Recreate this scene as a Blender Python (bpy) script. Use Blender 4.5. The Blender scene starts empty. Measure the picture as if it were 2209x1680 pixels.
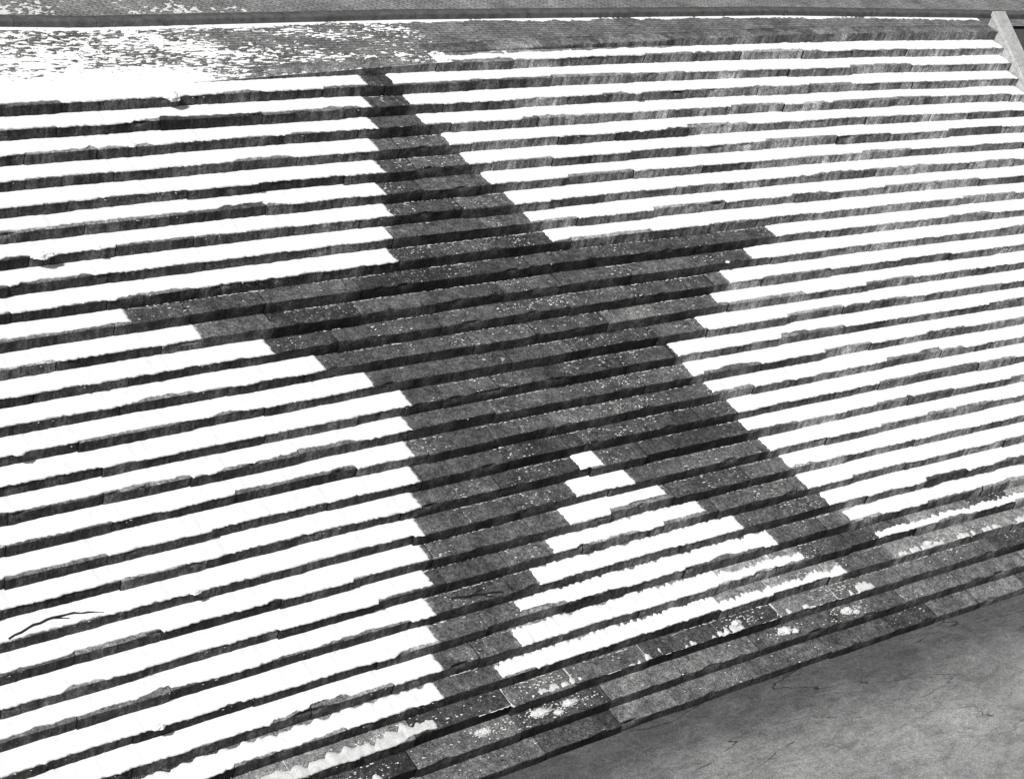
import bpy, math, random
import numpy as np
import bmesh
from mathutils import Vector, Matrix, noise
random.seed(7)
T=.36; H=.208
XW=13.15      # cheek wall face
XL=-24.0
def Y(x): return .0013623*(144-(x-6.278)**2)
def nz(x,y=0.,z=0.): return noise.noise(Vector((x,y,z)))
def sm(a,b,x):
    t=max(0,min(1,(x-a)/(b-a))); return t*t*(3-2*t)
C=bpy.context.scene.collection
def newmesh(name,verts,faces,mat=None,attr=None,smooth=True):
    me=bpy.data.meshes.new(name); me.from_pydata(verts,[],faces)
    if mat: me.materials.append(mat)
    if smooth: me.polygons.foreach_set("use_smooth",[True]*len(me.polygons))
    if attr:
        for k,v in attr.items():
            a=me.attributes.new(k,'FLOAT','POINT'); a.data.foreach_set("value",v)
    me.update()
    ob=bpy.data.objects.new(name,me); C.objects.link(ob); return ob
# snow extents in metres along each step
L={1:-4.55,2:-4.64,3:-4.66,4:-4.79,5:-4.83,6:-4.96,7:-4.97,8:-5.11,9:-5.21,10:-10.11,11:-9.06,12:-7.97,13:-7.17,14:-6.4,15:-5.86,16:-5.99,17:-6.11,18:-6.17,19:-6.3,20:-6.41,21:-6.46,22:-6.55,23:-6.68,24:-6.79,25:-6.88,26:-7.0,27:-7.26,28:-8.4}
Rr={0: -2.76, 1: -4.02, 2: -3.84, 3: -3.7, 4: -3.31, 5: -3.07, 6: -2.77, 7: -2.43, 8: -2.18, 9: -1.88, 10: 3.52, 11: 2.68, 12: 1.86, 13: 1.41, 14: 0.8, 15: -0.07, 16: 0.11, 17: 0.45, 18: 0.8, 19: 0.89, 20: 1.21, 21: 1.53, 22: 1.74, 23: 2.13, 24: 2.49, 25: 2.99, 26: 3.14}
M={19: (-3.07, -2.55), 20: (-3.35, -2.04), 21: (-3.69, -1.43), 22: (-4.16, -0.76), 23: (-4.65, -0.07), 24: (-5.15, 0.56), 25: (-5.4, 1.07), 26: (-5.91, 1.88), 27: (-6.54, 2.42)}
def bare(r):
    if r in L and r in Rr:
        if r in M: return [(L[r],M[r][0]),(M[r][1],Rr[r])]
        return [(L[r],Rr[r])]
    if r in (27,28): return [(L[r],10)]
    if r>28: return [(-9,10)]
    return []
# ---------------- materials
class NT:
    def __init__(s,name):
        s.m=bpy.data.materials.new(name); s.m.use_nodes=True; s.t=s.m.node_tree; s.t.nodes.clear()
        s.out=s.n('ShaderNodeOutputMaterial'); s.b=s.n('ShaderNodeBsdfPrincipled'); s.l(s.b.outputs[0],s.out.inputs[0])
        s.co=s.n('ShaderNodeTexCoord').outputs['Object']
    def n(s,t,**k):
        x=s.t.nodes.new(t)
        for a,b in k.items(): setattr(x,a,b)
        return x
    def l(s,a,b): s.t.links.new(a,b)
    def map(s,sc):
        m=s.n('ShaderNodeMapping'); m.inputs['Scale'].default_value=sc; s.l(s.co,m.inputs[0]); return m.outputs[0]
    def noise(s,scale,detail=4,rough=.6,sc=None,dist=0):
        x=s.n('ShaderNodeTexNoise'); x.inputs['Scale'].default_value=scale; x.inputs['Detail'].default_value=detail
        x.inputs['Roughness'].default_value=rough; x.inputs['Distortion'].default_value=dist
        s.l(s.map(sc) if sc else s.co,x.inputs['Vector']); return x.outputs['Fac']
    def ramp(s,f,a,b,va=0.,vb=1.):
        x=s.n('ShaderNodeMapRange'); x.inputs[1].default_value=a;x.inputs[2].default_value=b;x.inputs[3].default_value=va;x.inputs[4].default_value=vb
        s.l(f,x.inputs[0]); return x.outputs[0]
    def math(s,op,a,b=None):
        x=s.n('ShaderNodeMath',operation=op)
        for i,v in enumerate((a,b)):
            if v is None: continue
            if isinstance(v,(int,float)): x.inputs[i].default_value=v
            else: s.l(v,x.inputs[i])
        return x.outputs[0]
    def mul(s,*a):
        r=a[0]
        for b in a[1:]: r=s.math('MULTIPLY',r,b)
        return r
    def mix(s,f,a,b):
        x=s.n('ShaderNodeMix')
        for i,v in ((0,f),(2,a),(3,b)):
            if isinstance(v,(int,float)): x.inputs[i].default_value=v
            else: s.l(v,x.inputs[i])
        return x.outputs[0]
    def color(s,v):
        c=s.n('ShaderNodeCombineColor')
        for i in range(3): s.l(v,c.inputs[i])
        s.l(c.outputs[0],s.b.inputs['Base Color'])
    def bump(s,h,st,d):
        b=s.n('ShaderNodeBump'); b.inputs['Strength'].default_value=st; b.inputs['Distance'].default_value=d
        s.l(h,b.inputs['Height']); s.l(b.outputs[0],s.b.inputs['Normal'])
def stone_mat():
    s=NT('weathered_stone')
    a=s.n('ShaderNodeAttribute',attribute_name='tone').outputs['Fac']
    wet=s.n('ShaderNodeAttribute',attribute_name='wet').outputs['Fac']
    g=s.n('ShaderNodeNewGeometry'); sp=s.n('ShaderNodeSeparateXYZ'); s.l(g.outputs['Normal'],sp.inputs[0])
    riser=s.ramp(sp.outputs['Z'],.75,.35)
    pos=s.n('ShaderNodeSeparateXYZ'); s.l(s.co,pos.inputs[0])
    big=s.noise(.35,3); mid=s.noise(4,6,.7); fine=s.noise(13,6,.85); grain=s.noise(34,3,.9)
    gr=s.ramp(grain,.36,.64,.3,1.75)
    streak=s.noise(1.,5,.75,sc=(8,5,1.4)); st2=s.noise(1.,3,.6,sc=(2.5,3,.4))
    blotch=s.noise(1.3,6,.75)
    tr=s.ramp(mid,.34,.66,.062,.145)
    ta=s.mix(wet,s.ramp(a,0,1,.3,1.9),s.ramp(a,0,1,.45,1.5))
    tr=s.mul(tr,s.ramp(fine,.36,.66,.4,1.75),gr,ta,s.ramp(blotch,.35,.65,.6,1.35),s.ramp(wet,0,1,2.1,1.))
    d1=s.mul(s.ramp(s.noise(11,7,.95),.53,.63),s.ramp(s.noise(.8,5,.7),.46,.60))
    tr=s.mix(s.mul(d1,.8),tr,.5)
    riser_pale=s.ramp(s.math('ADD',s.mul(pos.outputs['X'],.05),s.math('ADD',s.mul(pos.outputs['Y'],.03),s.mul(big,.9))),-.1,.95)  # risers paler towards the right and the top, varied by noise
    rs=s.mix(riser_pale,.09,.42)
    rs=s.mul(rs,s.ramp(streak,.38,.62,.35,1.35),s.ramp(st2,.4,.6,.65,1.25),s.ramp(a,0,1,.35,1.6),s.ramp(blotch,.38,.6,.5,1.25))
    wr=s.mul(s.ramp(mid,.35,.68,.022,.09),s.ramp(st2,.4,.6,.6,1.3),s.ramp(a,0,1,.35,1.65))
    rs=s.mix(wet,rs,wr)
    rs=s.mul(rs,s.ramp(fine,.3,.7,.45,1.55),gr)
    col=s.mix(riser,tr,rs); s.color(col)
    s.b.inputs['Roughness'].default_value=.85; s.b.inputs['Specular IOR Level'].default_value=.2
    s.bump(s.math('ADD',s.mul(mid,1.4),s.mul(fine,.7)),1.,.035)
    return s.m
def plain_stone(name,lo,hi):
    s=NT(name); mid=s.noise(6,5,.65); fine=s.noise(35,4,.8)
    v=s.mul(s.ramp(mid,.3,.7,lo,hi),s.ramp(fine,.3,.7,.6,1.4)); s.color(v)
    s.b.inputs['Roughness'].default_value=.85; s.bump(s.math('ADD',mid,fine),.5,.015); return s.m
def brick_mat(name,rot,c1,c2,bw,bh,mort):
    s=NT(name)
    m=s.n('ShaderNodeMapping'); m.inputs['Rotation'].default_value=(0,0,rot); s.l(s.co,m.inputs[0])
    br=s.n('ShaderNodeTexBrick'); s.l(m.outputs[0],br.inputs['Vector'])
    br.inputs['Color1'].default_value=(c1,)*3+(1,); br.inputs['Color2'].default_value=(c2,)*3+(1,); br.inputs['Mortar'].default_value=(mort,)*3+(1,)
    br.inputs['Scale'].default_value=1; br.inputs['Brick Width'].default_value=bw; br.inputs['Row Height'].default_value=bh; br.inputs['Mortar Size'].default_value=.012
    bw_=s.n('ShaderNodeRGBToBW'); s.l(br.outputs[0],bw_.inputs[0])
    v=s.mul(bw_.outputs[0],s.ramp(s.noise(1.2,6,.75),.3,.7,.5,1.5),s.ramp(s.noise(22,5,.9),.34,.66,.35,1.65))
    dust=s.mul(s.ramp(s.noise(12,6,.9),.52,.64),s.ramp(s.noise(.6,4,.65),.44,.62))
    v=s.mix(s.mul(dust,.75),v,.5)
    s.color(v); s.b.inputs['Roughness'].default_value=.85
    s.bump(bw_.outputs[0],.5,.02); return s.m
def snow_mat(name='snow',k=1.,var=.93):
    s=NT(name); v=s.mul(s.ramp(s.noise(7,5,.7),.2,.7,.86*k,.95),s.ramp(s.noise(50,4,.85),.35,.6,var,1)); s.color(v)
    s.b.inputs['Roughness'].default_value=.9; s.b.inputs['Specular IOR Level'].default_value=.1
    s.bump(s.noise(40,4,.7),.3,.014); return s.m
def water_mat():
    s=NT('river_water')
    rip=s.noise(1.9,5,.55,sc=(.6,1.7,1),dist=.8); big=s.noise(.5,5,.6); r2=s.noise(6,5,.65,sc=(.55,1.7,1),dist=.5)
    v=s.ramp(big,.3,.7,.23,.33)
    rid=s.ramp(s.math('ABSOLUTE',s.math('SUBTRACT',rip,.5)),0,.03,1.,0)
    rid2=s.ramp(s.math('ABSOLUTE',s.math('SUBTRACT',r2,.5)),0,.05,1.,0)
    v=s.math('ADD',v,s.math('ADD',s.mul(rid,.07,s.ramp(big,.4,.6,.3,1.)),s.mul(rid2,.035)))  # ripple glints put into the colour as lighter lines
    v=s.mul(v,s.ramp(rip,.35,.65,.85,1.12),s.ramp(r2,.35,.65,.85,1.15),s.ramp(s.noise(34,4,.85),.32,.68,.5,1.5))
    vo=s.n('ShaderNodeTexNoise'); vo.inputs['Scale'].default_value=.42; vo.inputs['Detail'].default_value=5; vo.inputs['Roughness'].default_value=.45; vo.inputs['Distortion'].default_value=.3
    m=s.n('ShaderNodeMapping'); m.inputs['Scale'].default_value=(.45,2.8,1); m.inputs['Rotation'].default_value=(0,0,-.2); s.l(s.co,m.inputs[0]); s.l(m.outputs[0],vo.inputs['Vector'])
    crack=s.mul(s.ramp(s.math('ABSOLUTE',s.math('SUBTRACT',vo.outputs['Fac'],.5)),.0015,.005,1,0),s.ramp(s.noise(.7,3),.44,.52))
    v=s.mix(s.mul(crack,.8),v,.03)
    pos=s.n('ShaderNodeSeparateXYZ'); s.l(s.co,pos.inputs[0])
    edge=s.ramp(s.math('ADD',pos.outputs['Y'],s.mul(s.noise(.9,5),1.5)),-11.4,-10.0,1,.35)  # darker by the steps: their reflection and the shallows put into the colour
    s.color(s.mul(v,edge))
    s.b.inputs['Roughness'].default_value=.3; s.b.inputs['IOR'].default_value=1.33
    s.bump(s.math('ADD',rip,s.mul(r2,.4)),.8,.09); return s.m
STONE=stone_mat(); SNOW=snow_mat(); WATER=water_mat(); DIRTY=snow_mat('old_snow',.66,.62)
COP=plain_stone('coping_stone',.34,.55); KERB=plain_stone('kerb_stone',.05,.13)
LAND=brick_mat('brick_paving',.03,.13,.21,.24,.085,.06); ROAD=brick_mat('cobbled_road',.6,.19,.24,.16,.09,.11)
EARTH=plain_stone('bare_earth',.04,.09); BARK=plain_stone('wet_bark',.012,.03)
# ---------------- staircase
stair=bpy.data.objects.new('stone_staircase',None); C.objects.link(stair)
stair['label']="broad curved flight of dark weathered stone steps descending into water"; stair['category']="stairs"
prof=[(.0,-H-.02),(-.002,-.14),(0,-.07),(.0,-.018),(.002,-.006),(.008,-.001),(.03,0),(.09,0),(.17,0),(.26,0),(T+.05,-.002)]
blockoff={}
def zland(x):
    if x<-8.8: return -H
    if x<-2.9: return -H+H*(x+8.8)/5.9
    if x<6.5: return H*(x+2.9)/9.4
    return H+.02*min(1,(x-6.5)/6)
def make_step(r,xa,xb):
    V=[];F=[];A=[];W=[]
    x=xa; rng=random.Random(r*13+5); bo=[]
    bi=bare(r)
    while x<xb-.02:
        w=rng.uniform(1.15,2.1); e=min(x+w,xb)
        if xb-e<.5: e=xb
        g=rng.uniform(.004,.009); dy=rng.gauss(0,.007); dz=rng.gauss(0,.0035); tone=min(1,max(0,rng.gauss(.48,.24 if r<26 else .32)))
        if rng.random()<.14: dy-=.02
        bo.append((x,e,dy))
        rot=rng.gauss(0,.004)
        a=x+g; b=e-g; n=max(3,int((b-a)/.06)); base=len(V); k=len(prof)
        for i in range(n+1):
            xx=a+(b-a)*i/n; endf=.006 if i in(0,n) else 0
            wt=0
            for (p,q) in bi:
                wt=max(wt,min(sm(p-.15,p+.1,xx),1-sm(q-.1,q+.15,xx)))
            if r>26: wt*=.6
            ch=abs(nz(xx*2.2,r*5.7,9)); chip=.035*max(0,ch-.28)/.3
            rag=nz(xx*14,r*3.3,1)*.007+nz(xx*34,r*3.1,5)*.005
            for j,(d,z) in enumerate(prof):
                nn=nz(xx*2.5,r*7.1,j*.3)*.009+nz(xx*11,r*3.3,j)*.004
                edge=1. if j in(3,4,5) else .8
                y=Y(xx)-r*T+d+dy+nn*edge+(chip+rag if j in(3,4,5) else 0)+rot*(xx-a)+(endf if j<6 else 0)
                zz=-r*H+z+dz+(nn*.6*edge-(chip*.5+abs(rag)*.6 if j in(3,4,5) else 0) if j>2 else 0)-(endf if 3<j else 0)
                V.append((xx,y,zz)); A.append(tone); W.append(wt)
        for i in range(n):
            for j in range(k-1):
                p=base+i*k+j; F.append((p,p+k,p+k+1,p+1))
        for i in (0,n):
            o=base+i*k; b0=len(V)
            for j in range(k): V.append(V[o+j]); A.append(0); W.append(1)
            V.append((V[o][0],V[o+k-1][1],V[o][2])); A.append(0); W.append(1); q=len(V)-1
            for j in range(k-1): F.append((b0+j,b0+j+1,q) if i==0 else (b0+j+1,b0+j,q))
        x=e
    blockoff[r]=bo
    ob=newmesh('step',V,F,STONE,{'tone':A,'wet':W}); ob.parent=stair
    return ob
for r in range(0,34):
    make_step(r, -2.95 if r==0 else XL, XW-.004)
V=[];F=[]
xs=np.arange(XL,XW,.8).tolist()+[XW-.01]
pts=[]
for r in range(1,35): pts+= [(-(r)*T+.045+T,-(r)*H-.02+H-.02),( -(r)*T+.045+T,-(r)*H-.03)]
for x in xs:
    for (y,z) in pts: V.append((x,Y(x)+y-T*0,z if not(x<-3 and z>-.2) else min(z,-.24)))
k=len(pts)
for i in range(len(xs)-1):
    for j in range(k-1): p=i*k+j; F.append((p,p+k,p+k+1,p+1))
core=newmesh('step_bedding',V,F,BARK,smooth=False); core.parent=stair
# ---------------- landing, kerb, road
def yk(x): return 1.62-.033*max(-40,min(40,x))
def grid(name,xs,ys_fn,n,zf,mat,kind=None):
    V=[];F=[]
    for x in xs:
        a,b=ys_fn(x)
        for j in range(n+1):
            y=a+(b-a)*(j/n); V.append((x,y,zf(x,y)))
    for i in range(len(xs)-1):
        for j in range(n):
            p=i*(n+1)+j; F.append((p,p+n+1,p+n+2,p+1))
    o=newmesh(name,V,F,mat)
    if kind:o['kind']=kind
    return o
def yfront(x): return Y(x)+.0 if x<-2.95 else Y(x)+T
def lz(x,y): return zland(x)+.006*nz(x*.8,y*1.3)-.0
xa=[XL+ i*.2 for i in range(int((XW+12-XL)/.2)+1)]
xs1=sorted([x for x in xa if abs(x+2.95)>.1]+[-2.951,-2.949])
pav=grid('pavement',xs1,lambda x:(yfront(x)+.30,yk(x)-.0),8,lz,LAND,'structure')
V=[];F=[];A=[]
def edging(xa,xb):
    x=xa; rng=random.Random(int(xa*10))
    while x<xb-.02:
        e=min(x+rng.uniform(1.,1.8),xb); tone=min(1,max(0,rng.gauss(.6,.25))); n=12; base=len(V)
        for i in range(n+1):
            xx=x+.002+(e-x-.004)*i/n; yf=yfront(x+.01)-Y(x+.01)+Y(xx); z=zland(xx)
            for (d,zz) in ((0,-.35),(0,-.02),(.008,-.004),(.03,.003),(.31,.003),(.31,-.05)):
                nn=nz(xx*4,d*9,zz*9)*.006
                V.append((xx,yf+d+nn,z+zz+nn*.5)); A.append(tone)
        for i in range(n):
            for j in range(5): p=base+i*6+j; F.append((p,p+6,p+7,p+1))
        x=e
edging(-8.6,-2.95); edging(-2.95,XW-.003)
ed=newmesh('landing_edging',V,F,STONE,{'tone':A,'wet':[0.55]*len(V)}); ed['kind']='structure'
low=grid('landing_apron',[XL+i*.3 for i in range(int((-8.6-XL)/.3)+1)]+[-8.602],lambda x:(Y(x)-.0,Y(x)+.31),2,lambda x,y:zland(x)-.001,LAND,'structure')
V=[];F=[]
x=XL
rng=random.Random(3)
while x<XW+12:
    e=x+rng.uniform(.9,1.5); base=len(V); n=8
    for i in range(n+1):
        xx=x+.003+(e-x-.006)*i/n
        for (d,zz) in ((0,-.1),(.004,.09),(.02,.115),(.05,.12),(.2,.12),(.2,.0)):
            nn=nz(xx*4,d*9,zz*9+3)*.008; V.append((xx,yk(xx)+d+nn,zland(xx)+zz+nn*.4))
    for i in range(n):
        for j in range(5): p=base+i*6+j; F.append((p,p+6,p+7,p+1))
    x=e
kb=newmesh('kerb',V,F,KERB); kb['kind']='structure'
rx=[-400,-150,-60,-30]+[XL+i*1. for i in range(1,48)]+[60,150,400]
V=[];F=[]
yy=[0,1,2,4,8,16,40,120,500]
for x in rx:
    for j in yy: V.append((x,yk(x)+.19+j,zland(x)+.114-.0))
for i in range(len(rx)-1):
    for j in range(len(yy)-1): p=i*len(yy)+j; F.append((p,p+len(yy),p+len(yy)+1,p+1))
rd=newmesh('road',V,F,ROAD); rd['kind']='structure'
bank=grid('bank',[XW+.5,XW+3,XW+12,60,400],lambda x:(-15,yk(x)+.1),20,lambda x,y:(min(zland(13)-.02,(y-.3)*H/T)),EARTH,'structure')
bankl=grid('bank',[-400,-60,XL+.02],lambda x:(-15+min(0,Y(max(x,XL))),yk(x)+.1),20,lambda x,y:(min(-H,(y-Y(XL))*H/T)),EARTH,'structure')
WZ=-29.88*H
wt=newmesh('water',[(-400,-500,WZ),(400,-500,WZ),(400,-9,WZ),(-400,-9,WZ)],[(0,1,2,3)],WATER); wt['kind']='structure'
# ---------------- cheek wall
s_=H/T; y0=Y(13.2); YT=.84
def zs(y): return (y-y0)*s_+.12
wall=bpy.data.objects.new('parapet_wall',None); C.objects.link(wall); wall['label']="pale stone cheek wall sloping down beside the snowy steps"; wall['category']="wall"
def addblock(V,F,pts,x0,x1):
    b=len(V);n=len(pts)
    V.extend([(x0,y,z) for y,z in pts]+[(x1,y,z) for y,z in pts])
    F.extend([tuple(b+i for i in range(n))[::-1],tuple(b+n+i for i in range(n))]+[(b+i,b+(i+1)%n,b+n+(i+1)%n,b+n+i) for i in range(n)])
V=[];F=[]; addblock(V,F,[(YT,-.4),(YT,zs(YT)-.09),(-13,zs(-13)-.09),(-13,zs(-13)-1.3)],XW,XW+.44)
body=newmesh('wall_body',V,F,COP,smooth=False); m=body.modifiers.new('b','BEVEL'); m.width=.01; m.segments=2; body.parent=wall
V=[];F=[]; y=YT+.03
while y>-13:
    e=y-1.3; addblock(V,F,[(y,zs(y)-.087),(y,zs(y)+.03),(e,zs(e)+.03),(e,zs(e)-.087)],XW-.02,XW+.46); y=e-.005
cp=newmesh('coping',V,F,COP,smooth=False); m=cp.modifiers.new('b','BEVEL'); m.width=.014; m.segments=2; cp.parent=wall
# ---------------- snow
ND=[0,0,.006,.018,.04,.08,.12,.16,.20,.24,.275,.305,.33,.35,T+.012]
def snow_strip(r,xa,xb,back=None,sd=0,thick=.02,rough=0.,gate=None,mat=None):
    nd=ND; dx=.03; n=max(4,int((xb-xa)/dx)); V=[];F=[]; K=len(nd); q=sd*17.3+r*3.7; rough*=.55
    bo=blockoff[r]; bi=0; rng=random.Random(r*91+sd); boff=[(.0 if rng.random()<.68 else rng.uniform(.015,.07)) for _ in bo]
    for i in range(n+1):
        u=i/n; x=xa+(xb-xa)*u
        while bi<len(bo)-1 and x>bo[bi][1]: bi+=1
        fr=bo[bi][2]+boff[bi]-.002+.022*nz(x*1.7,q,8)+.014*nz(x*4.5,q)+.017*nz(x*12,q,2)+.012*nz(x*36,q,4)
        no=nz(x*.5,q,11)
        if no>.33: fr+=min(.05,(no-.33)*1.)*(1+.6*nz(x*6,q,3)+.35*nz(x*24,q,3))
        th=thick*(1+.35*nz(x*1.3,q,5)+.4*nz(x*9,q,6))
        de=min(x-xa,xb-x); gt=gate(x) if gate else 1
        bk=(back(x) if back else 9)
        for j,d in enumerate(nd):
            w=max(0,1-d/.10); dd=d+fr*w if j>1 else d+fr
            z=th+.005*nz(x*6,dd*9,q)+.004*nz(x*25,dd*25,q)
            if rough: z+=rough*(.9*nz(x*7,dd*12,q+3)+1.2*max(0,nz(x*18,dd*22,q+5))-.35)
            if bk<2:
                z-=max(0,(dd/T-bk)*.25+.012*nz(x*13,dd*11,q)+(.012*nz(x*30,dd*30,q) if rough else 0))*1.0
            if gt<1: z-=(1-gt)*.06
            if j==0: z=-.012 if fr<.002 else -.004
            elif j==1: z=min(z,.004)
            elif j==2: z*=.7
            if j==K-1: z=min(z,.03)+(.006 if z>0 and bk>2 else 0)
            xx=x+(.04*nz(dd*14,q,x*.01+1)+.028*nz(dd*34,q,7))*max(0,1-de/.35)
            if i in (0,n): z=-.012
            elif i in (1,n-1): z=min(z,th*.75)
            V.append((xx,Y(xx)-r*T+dd,-r*H+max(z,-.010)))
    for i in range(n):
        for j in range(K-1): p=i*K+j; F.append((p,p+K,p+K+1,p+1))
    return newmesh('snow_strip',V,F,mat or SNOW)
def tag(o,lab,cat='snow',grp="snow strips lying along the stone steps"):
    o['label']=lab; o['category']=cat
    if grp:o['group']=grp
full="long strip of fresh white snow on a stone step"; patch="patchy half melted snow strip on a wet stone step"
for r,x in L.items():
    if r<26: o=snow_strip(r,XL+.5,x,sd=1)
    elif r==26: o=snow_strip(r,XL+.5,x,back=lambda x:.85+.35*nz(x*1.7,3)+.2*nz(x*6,1),sd=1,rough=.013)
    elif r==27: o=snow_strip(r,XL+.5,x,back=lambda x:.5+.5*nz(x*1.1,7)+.3*nz(x*7,1),sd=1,rough=.018,gate=lambda x:sm(-.35,.0,nz(x*1.5,5)+.3*nz(x*9,2)+.15),mat=DIRTY)
    else: o=snow_strip(r,XL+.5,x,back=lambda x:.35+.4*nz(x*1.6,9)+.3*nz(x*7,4),sd=1,rough=.016,gate=lambda x:sm(-.1,.2,nz(x*1.2,8)+.3*nz(x*9,2)+.12),mat=DIRTY)
    tag(o,full if r<26 else patch)
for r,x in Rr.items():
    if r==0: o=snow_strip(r,x,XW-.03,back=lambda x:.55+.04*(x+2.7)+.15*nz(x*2,3),sd=2)
    elif r<24: o=snow_strip(r,x,XW-.03,sd=2)
    elif r==24: o=snow_strip(r,x,XW-.03,back=lambda x:.95+.3*nz(x*1.7,13),sd=2)
    elif r==25: o=snow_strip(r,x,XW-.03,back=lambda x:.42+.3*nz(x*1.3,23)+.2*nz(x*8,3),sd=2,rough=.006)
    else: o=snow_strip(r,x,XW-.03,back=lambda x:.22+.35*nz(x*1.1,33)+.2*nz(x*9,3),sd=2,rough=.010,gate=lambda x:sm(-.25,.05,nz(x*1.3,18)+.3*nz(x*9,2)),mat=DIRTY)
    tag(o,full if r<25 else "thin ragged remains of snow on a wet stone step")
for r,(a,b) in M.items():
    if r<22: o=snow_strip(r,a,b,sd=3)
    elif r<25: o=snow_strip(r,a,b,back=lambda x:.92+.22*nz(x*4,r*2)+.15*nz(x*14,r),sd=3,rough=.008)
    elif r==25: o=snow_strip(r,a,b,back=lambda x:(.85 if x<-1 else .5)+.3*nz(x*3,r*2)+.2*nz(x*14,r),sd=3,rough=.012)
    elif r==26: o=snow_strip(r,a,b,back=lambda x:(.85 if x<-1.2 else .4)+.3*nz(x*3,r*2)+.25*nz(x*14,r),sd=3,rough=.015)
    else: o=snow_strip(r,a,b,back=lambda x:.25+.4*nz(x*1.6,99)+.3*nz(x*10,4),sd=3,rough=.02,gate=lambda x:sm(-.1,.2,nz(x*1.1,58)+.4*nz(x*7,2)),mat=DIRTY)
    tag(o,"short strip of white snow lying between bare steps" if r<25 else "crusty lumpy snow strip on a wet stone step")
def sheet(name,xa,xb,ys,zf,hf,dx=.035,dy=.03,mat=None):
    nx=int((xb-xa)/dx); V=[];F=[]
    a,b=ys(0); ny=int((b-a)/dy)
    for i in range(nx+1):
        x=xa+(xb-xa)*i/nx; a,b=ys(x)
        for j in range(ny+1):
            y=a+(b-a)*j/ny; h=hf(x,y,j/ny)
            if i in(0,nx) or j in (0,ny): h=-.015
            V.append((x,y,zf(x)+max(-.012,min(h,.014))))
    keep=[v[2]>zf(v[0])-.0115 for v in V]
    for i in range(nx):
        for j in range(ny):
            p=i*(ny+1)+j; q4=(p,p+ny+1,p+ny+2,p+1)
            if any(keep[t] for t in q4): F.append(q4)
    return newmesh(name,V,F,mat or SNOW)
def hl(x,y,v):
    cover=.10-max(0,(x+8.8)*.06)-.10*sm(.25,.6,v)*sm(-13,-10,x)
    edgef=.9*max(0,1-v*2.9)*sm(-6.8,-8.5,x)
    if x>-7.5: edgef-=.12*max(0,1-v*2)
    n=nz(x*.9+y,y*1.8,1)*.4+nz(x*3,y*9,2)*.4+nz(x*8,y*22,3)*.7+nz(x*28,y*50,3)*.45
    back=.6*max(0,(v-.92)/.08)
    return .03*(cover+edgef+n+back)
o=sheet('snow_cover',-16,-2.6,lambda x:(Y(x)+.0,yk(x)-.005),zland,hl,.022,.014); o['kind']='stuff'
def hk(x,y,v):
    return .05*(v*1.5-.80+.7*nz(x*3,y*5)+.5*nz(x*14,y*14)+.7*nz(x*.6,3))
o=sheet('snow_drift',-16,XW-.02,lambda x:(yk(x)-.16,yk(x)+.003),zland,hk,.03,.02); tag(o,"thin white line of snow drifted against the kerb",grp=None)
def hr(x,y,v):
    return .02*(-.15-.08*(x+9)+nz(x*1.5,y*1.2,5)*.5+nz(x*9,y*12,8)*.6+.4*nz(x*25,y*30,8)-.25*v)
o=sheet('snow_patch',-16,-4,lambda x:(yk(x)+.22,yk(x)+1.5),lambda x:zland(x)+.115,hr,.03,.025,DIRTY); o['kind']='stuff'
# crumbs
V=[];F=[]
bm=bmesh.new(); bmesh.ops.create_icosphere(bm,subdivisions=1,radius=1); iv=[v.co.copy() for v in bm.verts]; jf=[[v.index for v in f.verts] for f in bm.faces]; bm.free()
rng=random.Random(11)
def crumb(x,y,z,s,el=1.,fl=.6):
    b=len(V); ang=rng.uniform(-.7,.7); ca,sa=math.cos(ang),math.sin(ang)
    for v in iv:
        k=1+rng.uniform(-.5,.5); X=v.x*s*k*el; Z=v.y*s*k
        V.append((x+X*ca-Z*sa,y+X*sa*.4+Z*ca,z+v.z*s*k*fl))
    for f in jf: F.append(tuple(b+i for i in f))
for r in range(1,30):
    for a,b in bare(r):
        x=a
        while x<b:
            dens=nz(x*.9,r*2.3,4)
            if dens>-.08 and r<28: crumb(x,Y(x)-(r-1)*T-.012+rng.gauss(0,.006)-.01,-r*H+.003,rng.uniform(.003,.011),rng.uniform(3,9),.7)
            x+=rng.uniform(.03,.13)
        for _ in range(int((b-a)*(60 if r<26 else 20))):
            x=rng.uniform(a,b)
            if nz(x*1.1,r*.6,8)>-.02: crumb(x,Y(x)-r*T+rng.uniform(.0,.34),-r*H+.001,rng.choice([.003,.003,.004,.005,.006,.008,.013]),rng.uniform(1,3.5),.3)
for r in range(1,28):
    for (a,b) in ((XL+8,L[r]),(Rr.get(r,XW),XW)):
        x=a
        while x<b:
            if nz(x*.8,r*1.9,14)>.15: crumb(x,Y(x)-r*T-rng.uniform(.002,.012),-r*H-rng.choice([.02,.04,.19,.19,.195]),rng.uniform(.003,.008),rng.uniform(1,5),.7)
            x+=rng.uniform(.03,.3)
for r,xc,wd,n in ((27,-.7,.25,60),(28,.05,.3,80),(28,1.7,.3,80),(28,-6.4,.35,70),(28,-5.3,.45,90),(28,-4.7,.3,50),(27,-5.4,.7,90),(27,-7.7,.6,90),(28,-8.8,.5,60),(26,1.1,.5,60),(27,1.7,.4,70),(26,5.2,.8,60),(25,6.5,.8,40),(27,4.6,.4,30),
    (12,-2.6,.5,120),(13,-2.2,.7,90),(16,-1.6,.5,80),(17,-1.4,.5,60)):
    for _ in range(n):
        x=rng.gauss(xc,wd); crumb(x,Y(x)-r*T+min(.33,max(.02,rng.gauss(.2,.07))),-r*H+.003,rng.choice([.004,.005,.007,.010,.014,.016]),rng.uniform(1,2.4),.4)
cr=newmesh('snow_crumbs',V,F,DIRTY); cr['kind']='stuff'
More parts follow.
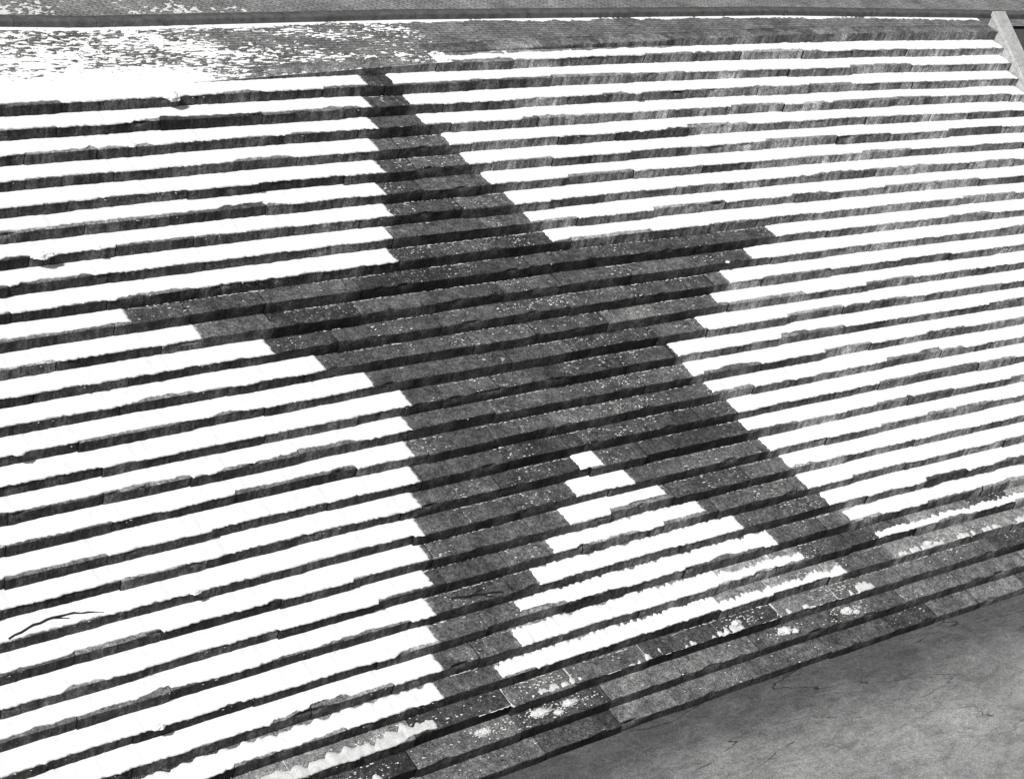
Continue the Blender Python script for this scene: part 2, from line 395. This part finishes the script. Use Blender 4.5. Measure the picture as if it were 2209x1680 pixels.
def clump(x,r,s,d=.0,fl=.75,el=1.3):
    bm=bmesh.new(); bmesh.ops.create_icosphere(bm,subdivisions=5,radius=s)
    up=r<25; a3=.12 if up else .3; a4=.06 if up else .2
    for v in bm.verts:
        k=1+.4*noise.noise(v.co/s*1.4+Vector((x,r,0)))+.3*noise.noise(v.co/s*3.3+Vector((x,0,0)))+a3*noise.noise(v.co/s*7)+a4*noise.noise(v.co/s*15); v.co*=k; v.co.z*=fl; v.co.x*=el; 
        v.co+=Vector((x,Y(x)-r*T+d,-r*H+.012))
    me=bpy.data.meshes.new('snow_clump'); bm.to_mesh(me); bm.free(); me.materials.append(SNOW if up else DIRTY)
    me.polygons.foreach_set("use_smooth",[True]*len(me.polygons))
    o=bpy.data.objects.new('snow_clump',me); C.objects.link(o); tag(o,"small rough clump of snow resting on a step edge",grp="snow clumps on the step edges")
for x,r,s,d,el in ((-8.32,1,.11,-.02,1.1),(1.45,2,.06,0,1.3),(-9.25,3,.04,0,1.5),(-11.18,7,.08,-.02,2.),(-10.31,7,.04,0,1.5),(-12.3,14,.05,0,1.6),(-10.38,20,.05,0,1.8),(-11.46,24,.05,0,1.6),(-7.34,5,.04,0,1.3),(1.18,4,.04,0,1.6),
    (-.99,27,.06,.15,1.5),(.0,28,.08,.2,1.8),(.22,28,.05,.14,1.4),(1.6,28,.08,.2,1.6),(1.78,28,.05,.12,1.5),(-6.5,28,.06,.2,2.4),(-5.4,28,.07,.2,2.4),(-5.1,28,.05,.1,1.6),(-4.8,28,.06,.2,2.4),(4.2,26,.05,.1,2.4),(-1.6,9,.03,.3,1.5),(2.0,11,.03,0,1.5)):
    clump(x,r,s,d,.5,el)
def branch(pts,rad,lab):
    cu=bpy.data.curves.new('fallen_branch','CURVE'); cu.dimensions='3D'; cu.bevel_depth=1; cu.bevel_resolution=2
    for line in pts:
        sp=cu.splines.new('POLY'); sp.points.add(len(line)-1)
        for i,p in enumerate(line): sp.points[i].co=(*p[:3],1); sp.points[i].radius=rad*p[3]
    cu.materials.append(BARK)
    t=bpy.data.objects.new('tmp',cu); C.objects.link(t); dg=bpy.context.evaluated_depsgraph_get(); me=bpy.data.meshes.new_from_object(t.evaluated_get(dg)); bpy.data.objects.remove(t)
    o=bpy.data.objects.new('fallen_branch',me); C.objects.link(o); tag(o,lab,'branch',None)
xb=-6.3; xc=-5.37
n=10
branch([[(xb+(xc-xb)*i/n,Y(xb)-23*T+.20-.12*i/n+.014*math.sin(i*1.7),-23*H+.016+.02*math.sin(i/n*3),1-.5*i/n) for i in range(n+1)],
        [(xb+(xc-xb)*(.35+.07*i),Y(xb)-23*T+.14+.025*i,-23*H+.02+.005*i,.55) for i in range(5)],
        [(xb+(xc-xb)*(.6+.06*i),Y(xb)-23*T+.11-.03*i,-23*H+.02,.45) for i in range(4)]],.016,"thin dark bare branch lying on a bare step")
xb=-13.1; xc=-11.75
n=14
branch([[(xb+(xc-xb)*i/n,Y(xb)-20*T+.02+.20*math.sin(i/n*2.6)+.010*math.sin(i*2.1),-20*H+.012+.02*math.sin(i/n*3.1)+.006*math.sin(i*3.3),1-.45*i/n) for i in range(n+1)],
        [(xb+(xc-xb)*(.5+.05*i),Y(xb)-20*T+.21-.02*i,-20*H+.03-.003*i,.4) for i in range(4)]],.021,"dark bare branch half buried in snow on a step")
# ---------------- camera, light
cd=bpy.data.cameras.new('Camera'); co=bpy.data.objects.new('Camera',cd); C.objects.link(co)
co.matrix_world=Matrix(((.80531,.1325,-.57786,-19.9992),(-.53117,.59418,-.604,-22.25457),(.26333,.79335,.54887,12.17655),(0,0,0,1)))
cd.sensor_width=36; cd.lens=58.80; cd.clip_end=2000; cd.clip_start=.1
bpy.context.scene.camera=co
D=Vector((-.72,-.10,.80)).normalized()
el=math.asin(D.z); az=math.atan2(D.x,D.y)
sd=bpy.data.lights.new('Sun','SUN'); sd.energy=4.2; sd.angle=math.radians(3); sd.color=(1,.99,.98)
so=bpy.data.objects.new('Sun',sd); C.objects.link(so); so.rotation_euler=D.to_track_quat('Z','Y').to_euler()
w=bpy.data.worlds.new("World"); bpy.context.scene.world=w; w.use_nodes=True; nt=w.node_tree; nt.nodes.clear()
sk=nt.nodes.new('ShaderNodeTexSky'); sk.sky_type='NISHITA'; sk.sun_disc=False; sk.sun_elevation=el; sk.sun_rotation=az
bw=nt.nodes.new('ShaderNodeRGBToBW'); bg=nt.nodes.new('ShaderNodeBackground'); bg.inputs[1].default_value=.085; ow=nt.nodes.new('ShaderNodeOutputWorld')
nt.links.new(sk.outputs[0],bw.inputs[0]); nt.links.new(bw.outputs[0],bg.inputs[0]); nt.links.new(bg.outputs[0],ow.inputs[0])
bpy.context.scene.view_settings.view_transform='Standard'
